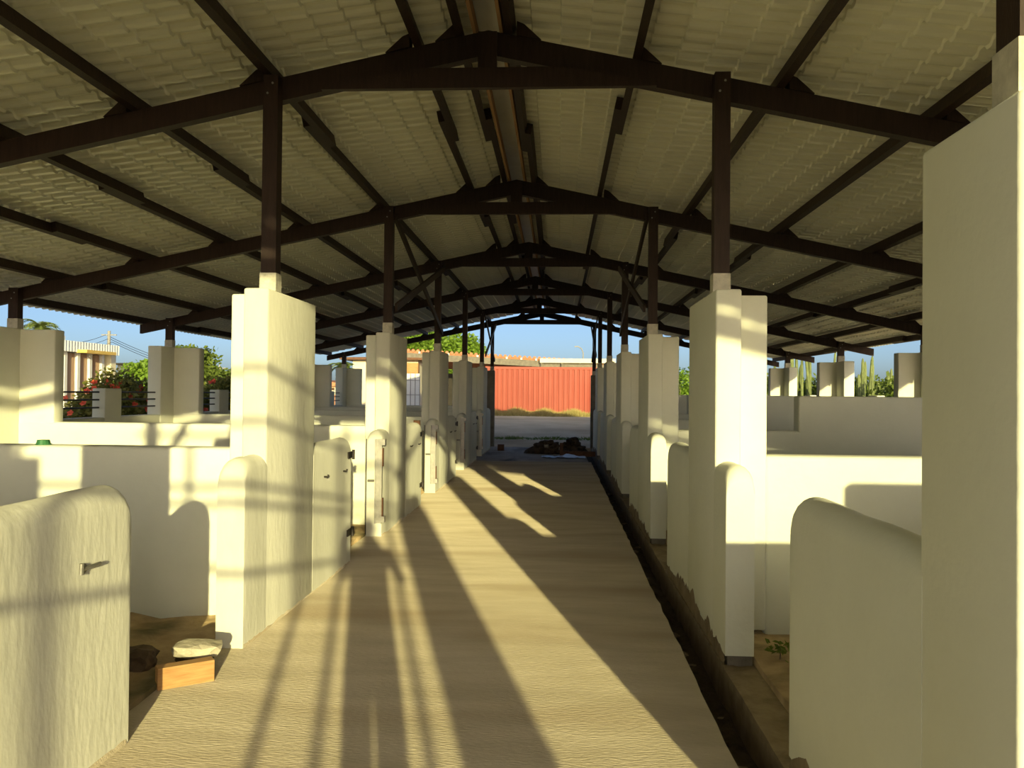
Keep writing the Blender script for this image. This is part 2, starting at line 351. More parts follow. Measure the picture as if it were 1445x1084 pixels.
# ------------------------------------------------------------------ stall walls along the aisle
def stall_wall(i, side):
    y = T[i]; xa, xb = (XLb, XL) if side < 0 else (XR, XRb)
    face = XL if side < 0 else XR
    where = 'flowering hedge side' if side < 0 else 'trench side'
    t = thing('stall_wall', 'cream plastered stall wall with tall pier on the %s, %s' % (where, ORDER[i]), 'wall', ((xa+xb)/2, y, 0))
    zb = -.02 if side < 0 else .04
    tn, tf, sn, sf = y-.24, y+.823, y-.607, y+1.98
    if i == 0 and side > 0: tn, tf, sn = 1.84, 2.33, None
    if i == 0 and side < 0: tn, sn = .45, None
    if i == -1: tn, tf, sn, sf = -2.36, -1.41, None, None
    if i == 0: sf = 3.579
    if i == 0 and side < 0: tf = 2.42
    pm = PAINT
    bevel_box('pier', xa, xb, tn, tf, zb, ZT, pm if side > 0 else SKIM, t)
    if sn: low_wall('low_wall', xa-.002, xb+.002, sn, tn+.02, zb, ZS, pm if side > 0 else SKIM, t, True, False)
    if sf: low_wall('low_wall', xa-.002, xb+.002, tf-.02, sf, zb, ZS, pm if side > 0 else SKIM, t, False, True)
    if side > 0: MB().box(xa+.012, xb-.004, (sn or tn)+.008, (sf or tf)-.008, -.03, .05).build('mortar_bed', GREYC, t)
    wy = max(y-.07, tn+.05)
    ya, yb = (sn or tn)+.01, (sf or tf)-.02; vs = []; rnd = random.Random(i*10+side); nn = int((yb-ya)/.03); h = .03
    for k in range(nn+1):
        h = min(.13, max(.02, h+rnd.uniform(-.03, .03))) if side > 0 else min(.03, max(.006, h+rnd.uniform(-.008, .008)))
        yy = ya+(yb-ya)*k/nn; vs += [(face-side*.004, yy, -.04), (face-side*.007, yy, .0), (face-side*.001, yy, (h+.03)*min(1, .25+(yb-yy)/.25, .25+(yy-ya)/.25) if side > 0 else h)]
    MB().add(vs, [(k*3+a, k*3+a+1, k*3+a+4, k*3+a+3) for k in range(nn) for a in (0, 1)]).build('mud_splash' if side > 0 else 'mortar_spill', PLINTH if side > 0 else SLAB, t)
    wx0, wx1 = (-2.262, XLb+.01) if side < 0 else (XRb-.01, 1.39)
    bevel_box('wing', wx0, wx1, wy, wy+.2, zb, ZT-.02, PAINT, t)
    if i in (1, 2, 3, 4) and side < 0:
        for z in (1.01, .29):
            p = MB().box(face-.02, face+.014, sf-.14, sf+.008, z-.03, z+.03).build('hinge_plate', DSTEEL, t)
            MB().tube([(face+.02, sf+.005, z-.045), (face+.02, sf+.005, z+.045)], .014).build('hinge_barrel', DSTEEL, p)
        for yy, z in ((y+1.10, .89), (y+1.70, .88)):
            MB().tube([(face-.02, yy, z), (face+.03, yy, z), (face+.038, yy, z+.018)], .008).build('hook', DSTEEL, t)
        MB().box(XLb+.02, XL-.02, sf-.005, sf+.012, .02, 1.09).build('door_jamb', DSTEEL if i != 2 else RUST, t)
        if i == 2: MB().box(XL-.12, XL-.03, sf+.012, sf+.07, .01, 1.2).build('timber_jamb', RUST, t)
    if i in (2, 3, 4, 5) and side < 0:
        c = MB(); c.box(-2.01, -1.995, sn-.035, sn+.005, .15, 1.08); c.box(-1.945, -1.93, sn-.035, sn+.005, .15, 1.08); c.box(-2.01, -1.93, sn-.012, sn+.005, .15, 1.08)
        ch = c.build('latch_channel', STEEL, t)
        for z in (1.05, .20):
            MB().box(-1.955, -1.895, sn-.045, sn+.03, z-.035, z+.03).build('clamp', STEEL, ch)
            MB().tube([(-1.92, sn-.06, z), (-1.92, sn+.05, z)], .012).build('clamp_bolt', STEEL, ch)
        for z in (.88, .33): MB().box(-1.93, -1.918, sn-.03, sn+.02, z-.1, z+.1).build('timber_packer', RUST, ch)
        MB().tube([(-2.09, sn-.02, .62), (-2.02, sn-.02, .62)], .014).build('latch_pin', STEEL, t)
        MB().tube([(-2.112, sn-.004, .02), (-2.112, sn-.004, 1.08)], .006).build('hinge_rod', DSTEEL, t)
    if i == 0 and side < 0:
        p = MB().tube([(face-.02, 3.20, .866), (face+.012, 3.20, .866)], .02, 10).build('eye_bolt', STEEL, t)
        MB().tube([(face+.01, 3.19, .866), (face+.02, 3.25, .868), (face+.02, 3.30, .868)], .008).build('bolt_pin', STEEL, p)
        MB().tube([(face+.012, 3.18, .845), (face+.014, 3.18, .89)], .009).build('bolt_wing', STEEL, p)
    return t
for i in range(-1, 6):
    for s in (-1, 1): stall_wall(i, s)
for x0, x1, z1, lb in ((-2.19, -1.93, 2.29, 'rough grey unplastered pillar at the aisle end on the flowering hedge side'), (.99, 1.16, 2.17, 'rough grey unplastered pillar at the aisle end on the trench side')):
    t = bevel_box('pillar', x0, x1, T[6]-.12, T[6]+.12, -.3, z1, GREYC, None); t['label'] = lb; t['category'] = 'pillar'

# ------------------------------------------------------------------ partitions between stalls
def partition(i, side):
    y = T[i]; y0, y1 = y-.06, y+.16
    if i == 0 and side > 0: y0, y1 = 1.93, 2.10
    where = 'flowering hedge side' if side < 0 else 'cactus side'
    if i == 6: lab = 'cream end wall of the last stall on the %s, facing the container' % where
    else: lab = 'low cream stall partition on the %s, %s' % (where, ORDER[i])
    t = thing('stall_partition', lab, 'wall', (-4.3 if side < 0 else 3.5, y, 0))
    x0, x1 = (OL-.01, -2.25) if side < 0 else (1.38, OR+.01)
    if i == 6: x0, x1 = (OL-.01, -2.18) if side < 0 else (1.15, OR+.01)
    o = bevel_box('low_panel', x0, x1, y0, y1, -.02, 1.2, PAINT, t, .03, 3)
    if side > 0 and i < 6: bevel_box('raised_panel', 2.75, 4.133, y0-.001, y1+.001, -.02, 1.602, PAINT, t, .02, 2)
for i in range(-1, 7):
    for s in (-1, 1):
        if (i, s) != (-1, 1): partition(i, s)

# ------------------------------------------------------------------ outer walls
for s, xi, xo, qx, nm in ((-1, OL, OLb, QL, 'wall_left'), (1, OR, ORb, QR, 'wall_right')):
    w = struct(nm, 'cream outer stall wall with piers, short posts and rails towards the '+('flowering hedge' if s < 0 else 'cactus'), 'wall', (xi, T[2], 0))
    xa, xb = min(xi, xo), max(xi, xo)
    bevel_box('sill_wall', xa+.012, xb-.012, T[-1]-.45, T[6]+.42, -.45, 1.2, PAINT, w, .02)
    for i in range(-1, 7):
        y = T[i]
        bevel_box('outer_pier', xa, xb, y-.49, y+.49 if i < 6 else y+.45, -.05, 2.325, PAINT, w)
        bevel_box('outer_wing', *((OL-.01, -6.062) if s < 0 else (5.47, OR+.01)), y-.05, y+.14, -.02, 2.315, PAINT, w)
        if i < 6:
            mid = (T[i]+T[i+1])/2
            bevel_box('short_post', xa+.03, xb-.001 if s < 0 else xb-.03, mid-.15, mid+.29, 1.1, 1.615 if s < 0 else 1.625, PAINT, w)
            for z in (1.56, 1.45, 1.337):
                for a, b in ((y+.47, mid-.06), (mid+.2, T[i+1]-.40)):
                    MB().tube([(qx, a, z), (qx, b, z)], .012, 6).build('rail', DSTEEL, w)

# ------------------------------------------------------------------ small things near the camera
def rock_mesh(name, sx, sy, sz, seed, sub_=2, rough=.25):
    rnd = random.Random(seed); bm = bmesh.new(); bmesh.ops.create_icosphere(bm, subdivisions=sub_, radius=1)
    for v in bm.verts:
        c = v.co; q = max(abs(c.x), abs(c.y), abs(c.z)); c = c.lerp(c/q*.8, .7)
        v.co = Vector((c.x*sx, c.y*sy, c.z*sz))*(1+rnd.uniform(-rough, rough)*.5)
    z0 = min(v.co.z for v in bm.verts)
    for v in bm.verts: v.co.z -= z0
    me = bpy.data.meshes.new(name); bm.to_mesh(me); bm.free(); return me
a, b = atZ(222, 976, 0), atZ(300, 962, 0)
d = (b-a).normalized(); nrm = Vector((-d.y, d.x, 0))
me = MB().box(0, (b-a).length+.01, 0, .075, .001, .118).mesh('timber_offcut')
o = link('timber_offcut', me, PINE); o.location = a; o.rotation_euler = (0, 0, math.atan2(d.y, d.x))
bv = o.modifiers.new('bevel', 'BEVEL'); bv.width = .003; bv.segments = 2
o['label'] = 'short squared pine offcut lying in the stall doorway'; o['category'] = 'wood block'
o = link('concrete_chunk', rock_mesh('concrete_chunk', .15, .10, .05, 3, 2, .2), CHUNK); p = atZ(272, 926, .09); o.location = (p.x+.005, p.y+.04, .078); o.rotation_euler = (.03, .06, .25)
o['label'] = 'pale broken concrete chunk resting behind the pine offcut'; o['category'] = 'rubble'
o = link('dark_stone', rock_mesh('dark_stone', .12, .08, .026, 5, 3, .2), ROCK); o.location = (-2.10, 4.60, .02)
o['label'] = 'dark stone under the pale concrete chunk'; o['category'] = 'stone'
o = link('dark_stone', rock_mesh('dark_stone', .11, .10, .075, 9, 3, .2), ROCK); p = atZ(205, 958, .02); o.location = (p.x-.10, p.y+.1, .02)
o['label'] = 'dark rounded stone beside the pine offcut in stall shade'; o['category'] = 'stone'
t = thing('plastic_tub', 'small green plastic tub upside down on top of the partition', 'tub', (-3.67, 5.57, 1.2))
mb = MB(); mb.tube([(-3.67, 5.57, 1.199), (-3.67, 5.57, 1.235)], [.05, .04], 16); mb.build('tub_body', GREEN, t, False)
MB().tube([(-3.67, 5.57, 1.199), (-3.67, 5.57, 1.206)], .055, 16).build('tub_rim', GREEN, t)
# chips in the trench
CH = []
for k in range(90):
    rnd = random.Random(100+k); y = 2.6+rnd.random()**1.6*13; x = rnd.uniform(.83, .97); s = rnd.uniform(.02, .055)
    if any(abs(y-q[1]) < .13+q[2] and abs(x-q[0]) < .13 for q in CH): continue
    CH.append((x, y, s))
    o = link('stone_chip', rock_mesh('stone_chip', s, s*rnd.uniform(.6, 1.3), s*.35, k, 1, .3), PLINTH if k % 3 else ROCK)
    o.location = (x, y, -.235); o.rotation_euler = (rnd.uniform(-.3, .3), rnd.uniform(-.3, .3), rnd.uniform(0, 6))
    o['label'] = 'small flat chip of broken mortar lying in the trench'; o['category'] = 'stone'; o['group'] = 'mortar chips in the trench'
# weed in right stall
def leaf_quad(mb, p, L, w, rnd, droop=.5):
    az = rnd.uniform(0, 6.283); el = rnd.uniform(-.5, 1.1)
    d = Vector((math.cos(az)*math.cos(el), math.sin(az)*math.cos(el), math.sin(el)))
    e = d.cross(Vector((rnd.uniform(-1, 1), rnd.uniform(-1, 1), rnd.uniform(-.3, 1.5)))).normalized()*w
    mb.add([p, p+d*L*.5+e, p+d*L, p+d*L*.5-e], [(0, 1, 2, 3)])
p = atZ(1100, 925, .06)
t = thing('weed', 'small green weed sprouting from the dirt in the cactus side stall', 'plant', (p.x, p.y, .04))
mb = MB(); rnd = random.Random(4)
for k in range(40): leaf_quad(mb, Vector((p.x+rnd.gauss(0, .04), p.y+rnd.gauss(0, .06), .06+rnd.random()*.06)), .05, .012, rnd)
f = mb.build('foliage', LEAF3, t); f['kind'] = 'stuff'
MB().tube([(p.x, p.y, .02), (p.x+.01, p.y, .11)], .004, 5).build('stem', BARK, t)

# ------------------------------------------------------------------ aisle end: rubble, boards, film
for hi, (c, r_, h, nl, lb) in enumerate((((-.30, 21.95), .62, .27, 42, 'broader dark earth heap of rubble beside the upright stake'), ((.42, 22.75), .40, .29, 28, 'smaller dark earth heap of rubble beside the grey trench side pillar'))):
    t = thing('rubble_heap', lb, 'rubble heap', (c[0], c[1], -.02))
    rnd = random.Random(int(h*1000)); vs = [(c[0], c[1], h)]; fs = []; nr, na = 7, 20
    for i in range(1, nr+1):
        for k in range(na):
            q = r_*i/nr*rnd.uniform(.9, 1.1); vs.append((c[0]+q*1.1*math.cos(6.283*k/na), c[1]+q*.7*math.sin(6.283*k/na), -.03 if i == nr else h*(1-(i/nr)**1.4)*rnd.uniform(.75, 1.15)))
    fs += [(0, 1+k, 1+(k+1) % na) for k in range(na)]
    for i in range(nr-1): fs += [(1+i*na+k, 1+(i+1)*na+k, 1+(i+1)*na+(k+1) % na, 1+i*na+(k+1) % na) for k in range(na)]
    MB().add(vs, fs).build('earth_mound', ROCK, t)
    for k in range(nl):
        rr = abs(rnd.gauss(0, .30*r_/.6)); a = rnd.uniform(0, 6.283); rr = min(rr, r_*.95)
        hh = max(0, h*(1-(rr/r_)**1.4)); q = rnd.uniform(.05, .12)
        o = link('rubble_lump', rock_mesh('rubble_lump', q*1.3, q, q*.7, k+100*hi, 2, .35), ROCK if k % 9 else CHUNK, t)
        o.location = (rr*1.1*math.cos(a), rr*.7*math.sin(a), max(.0, hh-.03)); o.rotation_euler = (rnd.uniform(-.4, .4), rnd.uniform(-.4, .4), rnd.uniform(0, 6))
o = MB().box(.06, .14, 20.75, 20.81, -.02, .34).build('wooden_stake', RUST); o['label'] = 'upright wooden stake in front of the rubble heap'; o['category'] = 'stake'
o = MB().box(.10, .985, 21.0, 21.06, -.02, .11).build('formwork_board', RUST); o['label'] = 'brown formwork board on edge across the aisle end'; o['category'] = 'board'
o = MB().box(-1.68, -1.50, 22.6, 22.75, -.02, .16).build('timber_block', RUST); o['label'] = 'small brown timber block on the damp concrete strip'; o['category'] = 'wood block'
o['label'] = 'small brown timber block standing alone on the damp concrete'
mb = MB(); nx, ny = 16, 8; rnd = random.Random(8)
mb.add([(-.4+1.1*i/nx, 20.15+.5*j/ny+.05*math.sin(i), .0+.03*rnd.random()+.05*math.exp(-((i-10)/2.5)**2)*(j/ny)) for j in range(ny+1) for i in range(nx+1)], [(j*(nx+1)+i, j*(nx+1)+i+1, (j+1)*(nx+1)+i+1, (j+1)*(nx+1)+i) for j in range(ny) for i in range(nx)])
o = mb.build('plastic_film', PLAS, None, True); o['label'] = 'crumpled bluish white plastic film on the aisle end'; o['category'] = 'plastic sheet'

# ------------------------------------------------------------------ container
cz = .36; cy = 44.0; x0 = atY(685, 517, cy).x; x1 = x0+6.06; zt = 3.06
t = thing('shipping_container', 'orange red corrugated shipping container across the end of the aisle', 'container', ((x0+x1)/2, cy, cz))
prof = []; x = x0+.16
while x < x1-.2: prof += [(x, .0), (x+.15, .0), (x+.175, .05), (x+.235, .05), (x+.26, 0)]; x += .278
mb = MB(); vs = [(x0+.1, cy, 0)]+[(px, cy+dy, 0) for px, dy in prof]+[(x1-.1, cy, 0)]
n = len(vs); mb.add([(v[0], v[1], cz+.16) for v in vs]+[(v[0], v[1], zt-.12) for v in vs], [(i, i+1, i+1+n, i+n) for i in range(n-1)]); mb.build('side_panel', RED, t)
MB().box(x0+.02, x1-.02, cy+.055, cy+2.4, cz+.15, zt-.01).build('body', RED, t)
MB().box(x0, x1, cy-.03, cy+.05, zt-.14, zt).build('top_rail', RED, t)
MB().box(x0, x1, cy-.03, cy+.05, cz+.02, cz+.18).build('bottom_rail', RED, t)
for xx in (x0, x1-.12): MB().box(xx, xx+.12, cy-.04, cy+.1, cz, zt+.01).build('corner_post', RED, t)
# grass tufts
def grass_patch(name, lb, x0, x1, y0, y1, n, h, seed, m=GRASS):
    rnd = random.Random(seed); mb = MB()
    for k in range(n):
        x, y = rnd.uniform(x0, x1), rnd.uniform(y0, y1); z = ground_z(x, y)-.03; hh = h*rnd.uniform(.35, 1.15)*(.5+.5*math.sin(x*2.1+seed)**2)
        dx, dy = rnd.gauss(0, .12), rnd.gauss(0, .12); w = .012+.012*rnd.random()
        mb.add([(x-w, y, z), (x+w, y, z), (x+dx, y+dy, z+hh+.04)], [(0, 1, 2)])
    o = mb.build(name, m); o['kind'] = 'stuff'; o['label'] = lb; o['category'] = 'grass'; return o
grass_patch('dry_grass', 'dry yellowish grass along the foot of the red container', -4.0, 5, 40.8, 43.75, 7000, .42, 3)
grass_patch('grass_strip', 'thin green grass strip crossing the sandy yard', -5, 5, 27.6, 28.3, 1800, .10, 5, LEAF3)

# ------------------------------------------------------------------ background buildings
def long_shed():
    Y = 56.0
    a, b = atY(560, 494, Y), atY(905, 515, Y)
    t = thing('open_shed', 'long open shed with terracotta roof edge and white rafter tails behind the container', 'shed', ((a.x+b.x)/2, Y, .45))
    def zt(x): return a.z+(b.z-a.z)*(x-a.x)/(b.x-a.x)
    mb = MB(); mb.add([(a.x, Y, a.z), (b.x, Y, b.z), (b.x, Y+8, b.z-.8), (a.x, Y+8, a.z-.8), (a.x, Y, a.z-.14), (b.x, Y, b.z-.14), (b.x, Y+8, b.z-.94), (a.x, Y+8, a.z-.94)], [(0, 1, 2, 3), (7, 6, 5, 4), (4, 5, 1, 0), (5, 6, 2, 1), (7, 4, 0, 3), (6, 7, 3, 2)])
    mb.build('shed_roof', TERRA, t)
    mb = MB(); x = a.x
    k = 0
    while x < b.x-.2:
        MB().tube([(x+.15, Y-.08, zt(x)+.02), (x+.15, Y+7.9, zt(x)-.78)], .12, 8).build('ridge_tile', TERRA, t); x += .34; k += 1
    MB().add([(a.x, Y+.02, a.z-.14), (b.x, Y+.02, b.z-.14), (b.x, Y+.02, b.z-.52), (a.x, Y+.02, a.z-.62)], [(0, 1, 2, 3)]).box(a.x, a.x+.01, Y+.02, Y+.1, a.z-.6, a.z-.2).build('fascia', GREYC, t)
    x = a.x+.6
    while x < b.x: MB().box(x-.06, x+.06, Y-.14, Y+.3, zt(x)-.16, zt(x)-.02).build('rafter_tail', WHITEP, t); x += 1.02
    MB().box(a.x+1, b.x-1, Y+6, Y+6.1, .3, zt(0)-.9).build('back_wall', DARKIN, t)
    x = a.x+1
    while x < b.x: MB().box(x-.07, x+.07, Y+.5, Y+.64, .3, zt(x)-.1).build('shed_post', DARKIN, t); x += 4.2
    c, d = atY(762, 509, Y), atY(868, 508, Y)
    MB().box(c.x, d.x, Y-.35, Y-.2, c.z-.16, c.z+.14).build('gutter_beam', CREAMH, t)
    for px in (764, 793): q = atY(px, 515, Y); MB().box(q.x-.05, q.x+.05, Y-.3, Y-.22, .3, c.z-.1).build('gutter_post', GREYC, t)
long_shed()
def house_white():
    X = -22.0; k = 22/14
    def P(px, py): return atX(px, py, X)
    y0, y1 = 30.5, P(167, 530).y; z_top, z_bot = P(128, 484).z, P(128, 498.5).z
    t = thing('house', 'white clad flat roofed house with curtained windows behind the flowering hedge', 'house', (X-4, 35, 0))
    MB().box(X-9, X-.5, y0, y1-.1, -.1, z_bot+.1).build('house_body', WHITEP, t)
    mb = MB(); yy = y0; vs = []; kk = 0
    while yy < y1: vs.append((X+(.04 if kk % 2 else 0), yy)); yy += .11; kk += 1
    n = len(vs); mb.add([(x, y, z_bot) for x, y in vs]+[(x, y, z_top) for x, y in vs], [(i, i+1, i+1+n, i+n) for i in range(n-1)])
    mb.box(X-9, X-.03, y0, y1, z_bot, z_top-.01)
    mb.build('parapet_cladding', WSHEET, t)
    MB().box(X-9, X-1.2, y0, P(127, 480).y, z_top, P(100, 471).z).build('upper_parapet', WSHEET, t)
    a, b = P(108, 493), P(150, 497)
    MB().box(X+.0, X+.5, a.y, b.y, z_bot-.03, z_bot+.11).build('awning_box', YELL, t)
    xs = [P(px, 530).y for px in (60, 76, 90, 99, 117, 134, 151)]
    for q in range(len(xs)-1):
        w = MB().box(X-.46, X-.42, xs[q], xs[q+1], 1.0, z_bot-.05).build('window', DARKIN, t)
        vs = []; m_ = 14
        for r_ in range(m_+1): vs.append((X-.36+.05*(r_ % 2), xs[q]+.12+(xs[q+1]-xs[q]-.24)*r_/m_))
        n = len(vs); MB().add([(x, y, 1.0) for x, y in vs]+[(x, y, z_bot-.05) for x, y in vs], [(i, i+1, i+1+n, i+n) for i in range(n-1)]).build('curtain', CURT, w)
    for y in xs: MB().box(X-.46, X-.2, y-.1, y+.1, -.1, z_bot).build('mullion', WHITEP, t)
    MB().box(X-.6, X-.05, P(158, 530).y, y1-.15, -.1, z_bot).build('corner_pier', CREAMH, t)
    MB().box(X-.5, X-.3, y0, y1-.2, -.1, 1.05).build('window_sill_wall', WHITEP, t)
house_white()
def box_house(name, label, px0, px1, pyt, Y, m, depth, roofm, over=.3, rz=.22, gz=.0, win=()):
    a, b = atY(px0, pyt, Y), atY(px1, pyt, Y); t = thing(name, label, 'house', ((a.x+b.x)/2, Y, gz))
    MB().box(a.x, b.x, Y, Y+depth, gz-.1, a.z).build('house_wall', m, t)
    MB().prism_xz([(a.x-over, a.z), (b.x+over, a.z), (b.x+over, a.z+.1), ((a.x+b.x)/2, a.z+.1+rz*(b.x-a.x)/2), (a.x-over, a.z+.1)], Y-over, Y+depth+over).build('house_roof', roofm, t)
    for (u0, u1, v0, v1) in win:
        c, d = atY(u0, v0, Y-.02), atY(u1, v1, Y-.02)
        w = MB().box(c.x, d.x, Y-.05, Y+.02, d.z, c.z).build('window_frame', RUST, t)
        MB().box(c.x+.06, d.x-.06, Y-.06, Y+.0, d.z+.06, c.z-.06).build('pane', DARKIN, w)
    return t
YH = box_house('house', 'cream yellow house with brown eave beside the palm tree', 498, 590, 508, 37, CREAMH, 6, RUST, .5, .02, .2)
box_house('house', 'small pink house with red tile roof beyond the outer rails', 440, 480, 545, 62, CREAMH, 6, TERRA, .4, .35, .0, ((468, 472, 547, 551),))
box_house('house', 'low cream building with dark roof edge beside the white clad house', 166, 232, 515, 44, CREAMH, 5, DARKIN, .2, .01, .0)
# brick garden wall: courses of bricks
Y = 55; a, b = atY(452, 556, Y), atY(484, 576, Y)
t = thing('brick_wall', 'low red brick garden wall in front of the pink house', 'wall', ((a.x+b.x)/2, Y, 0))
MB().box(a.x, b.x, Y+.02, Y+.2, 0, a.z-.02).build('wall_core', BRICK, t)
zz = .0; r_ = 0
bme = MB().box(0, .38, 0, .05, 0, .17).mesh('brick'); bme.materials.append(BRICK)
while zz < a.z-.15:
    x = a.x+(.2 if r_ % 2 else 0)
    while x < b.x-.38: o = link('brick', bme, None, t); o.location = (x-t.location.x, 0, zz); x += .41
    zz += .2; r_ += 1
# white panel gate in gap
Y = 33; a, b = atY(560, 527, Y), atY(592, 585, Y)
t = thing('panel_gate', 'white gridded panel gate between the yellow house and the container', 'gate', ((a.x+b.x)/2, Y, .2))
MB().box(a.x, b.x, Y, Y+.05, .1, a.z).build('gate_panel', WHITEP, t)
for k in range(6): x = a.x+(b.x-a.x)*k/5; MB().box(x-.012, x+.012, Y-.03, Y+.01, .1, a.z).build('gate_bar', POLE, t)
for z in (.9, 1.5, 2.1): MB().box(a.x, b.x, Y-.025, Y+.01, z-.012, z+.012).build('gate_rail', POLE, t)
a, b = atY(570, 512, 36.6), atY(590, 527, 36.6)
bevel_box('shutter_box', a.x, b.x, 36.55, 37.02, b.z, a.z, PINE, YH)

# ------------------------------------------------------------------ vegetation
def foliage(mb, c, r, n, L, w, rnd):
    for k in range(n):
        v = Vector((rnd.gauss(0, 1), rnd.gauss(0, 1), rnd.gauss(0, 1))).normalized()*rnd.uniform(.55, 1.05)
        leaf_quad(mb, Vector((c[0]+v.x*r[0], c[1]+v.y*r[1], c[2]+v.z*r[2])), L*rnd.uniform(.6, 1.3), w, rnd)
def bush(name, label, cat, x, y, rx, ry, h, n, L, w, m, seed, gz=None, blobs=7, group=None):
    rnd = random.Random(seed); gz = ground_z(x, y) if gz is None else gz
    t = thing(name, label, cat, (x, y, gz), group); mb = MB()
    for k in range(blobs):
        a = rnd.uniform(0, 6.283); q = rnd.uniform(.1, .62)
        c = (x+math.cos(a)*rx*q, y+math.sin(a)*ry*q, gz+h*rnd.uniform(.30, .74)); foliage(mb, c, (rx*.46, ry*.46, h*.27), n//blobs, L, w, rnd)
    f = mb.build('foliage', m, t); f['kind'] = 'stuff'
    for k in range(5):
        a = rnd.uniform(0, 6.283); MB().tube([(x+.1*math.cos(a), y+.1*math.sin(a), gz-.05), (x+rx*.3*math.cos(a), y+ry*.3*math.sin(a), gz+h*.35), (x+rx*.45*math.cos(a), y+ry*.45*math.sin(a), gz+h*.7)], [.03, .022, .01], 6).build('stem', BARK, t)
    return t
def hibiscus(px, Y, rx, ry, pyt, seed, nf, label):
    p = atY(px, pyt, Y); t = bush('hibiscus_bush', label, 'bush', p.x, Y, rx, ry, (p.z+.03)*1.02, 10500, .11, .03, LEAF1, seed, -.03, 9, 'flowering hedge bushes')
    rnd = random.Random(seed+50)
    fm = MB()
    for k in range(5):
        a = 6.283*k/5; d = Vector((math.cos(a), math.sin(a), .35)); e = Vector((-math.sin(a), math.cos(a), 0))*.035
        fm.add([(0, 0, 0), d*.05+e, d*.085, d*.05-e], [(0, 1, 2, 3)])
    fm.tube([(0, 0, 0), (0, 0, .07)], .006, 5)
    me = fm.mesh('flower'); me.materials.append(FLOW)
    for k in range(nf):
        az = rnd.uniform(-2.2, .6); el = rnd.uniform(-.35, 1.25)
        o = link('flower', me, None, t); o.location = (rx*.95*math.cos(az)*math.cos(el), ry*.95*math.sin(az)*math.cos(el), p.z*(.5+.42*math.sin(el)))
        o.rotation_euler = (rnd.uniform(.6, 1.6), rnd.uniform(-.4, .4), az+1.57+rnd.uniform(-.5, .5)); o.scale = (.85,)*3
hibiscus(150, 15.6, 1.25, 1.0, 523, 1, 26, 'hibiscus bush with red flowers below the white clad house')
hibiscus(213, 17.6, 1.1, 1.0, 527, 2, 20, 'hibiscus bush with red flowers behind the outer pier, second along the hedge')
hibiscus(312, 19.8, 1.1, 1.0, 525, 3, 20, 'hibiscus bush with red flowers near the far wires, third along the hedge')
hibiscus(262, 20.6, .8, .8, 532, 6, 8, 'smaller hibiscus bush between two taller flowering ones')
def tree(name, label, px, pyt, Y, r, h, n, L, w, m, seed, gz=0., trunk=.12):
    rnd = random.Random(seed); p = atY(px, pyt, Y); zt = p.z
    t = thing(name, label, 'tree', (p.x, Y, gz)); mb = MB(); B = 14
    for k in range(B):
        a = rnd.uniform(0, 6.283); q = rnd.uniform(0, .72)
        c = (p.x+math.cos(a)*r*q, Y+math.sin(a)*r*q, zt-h*.26-rnd.random()*h*.5*(.4+q)); foliage(mb, c, (r*.36, r*.36, h*.24), n//B, L, w, rnd)
    f = mb.build('crown', m, t); f['kind'] = 'stuff'
    MB().tube([(p.x, Y, gz-.1), (p.x+.1, Y, gz+(zt-gz)*.45), (p.x-.05, Y, zt-h*.35)], [trunk, trunk*.8, trunk*.4], 8).build('trunk', BARK, t)
tree('leafy_tree', 'large bright green tree rising behind the shed roof', 606, 462, 72, 5.2, 6.0, 15000, .42, .13, LEAF2, 11, .4, .25)
tree('leafy_tree', 'smaller bright green tree beside the shed roof beyond the braces', 668, 476, 95, 2.2, 4.4, 6000, .34, .10, LEAF2, 12, .4, .2)
tree('leafy_tree', 'bright yellow green tree beside the low cream building', 212, 503, 27, 1.15, 2.2, 4500, .16, .05, LEAF2, 13, 0, .1)
tree('leafy_tree', 'dark green rounded tree behind the outer pier beyond hibiscus hedge', 264, 484, 36, 1.6, 2.2, 3000, .22, .07, LEAF3, 14, 0, .15)
tree('leafy_tree', 'green roadside tree low behind the flowering hedge and wires', 305, 517, 45, 2.4, 2.0, 3500, .22, .07, LEAF3, 15, 0, .15)
def palm(label, px, py, Y, L, n, seed, gz=0.):
    rnd = random.Random(seed); p = atY(px, py, Y); t = thing('palm_tree', label, 'palm tree', (p.x, Y, gz))
    MB().tube([(p.x, Y, gz-.1), (p.x+.08, Y, gz+(p.z-gz)*.5), (p.x, Y, p.z)], [.16, .13, .11], 8).build('trunk', BARK, t)
    for k in range(n):
        a = 6.283*k/n+rnd.uniform(-.15, .15); el = rnd.uniform(.15, 1.25); LL = L*rnd.uniform(.8, 1.1); pts = []; q = Vector((p.x, Y, p.z-.05))
        for s in range(8): pts.append(q.copy()); e = el-s*.26; q = q+Vector((math.cos(a)*math.cos(e), math.sin(a)*math.cos(e), math.sin(e)))*LL/7
        mb = MB(); mb.tube(pts, [.018-.002*s for s in range(8)], 4)
        side = Vector((-math.sin(a), math.cos(a), 0))
        for s in range(14):
            u = s/13*6.9; i = min(6, int(u)); b = pts[i].lerp(pts[i+1], u-i); d = (pts[i+1]-pts[i]).normalized(); ln = L*.30*(1-.55*abs(s/13-.35))
            for sg in (-1, 1):
                tip = b+(side*sg*.8+d*.6+Vector((0, 0, -.25))).normalized()*ln; mb.add([b-d*.05, b+d*.05, tip], [(0, 1, 2)])
        mb.build('frond', PALM, t)
palm('palm with arching fronds rising above the white clad house', 57, 463, 46, 1.35, 30, 21)
palm('palm with short fronds beside the yellow house', 487, 521, 33, .85, 14, 22, .1)
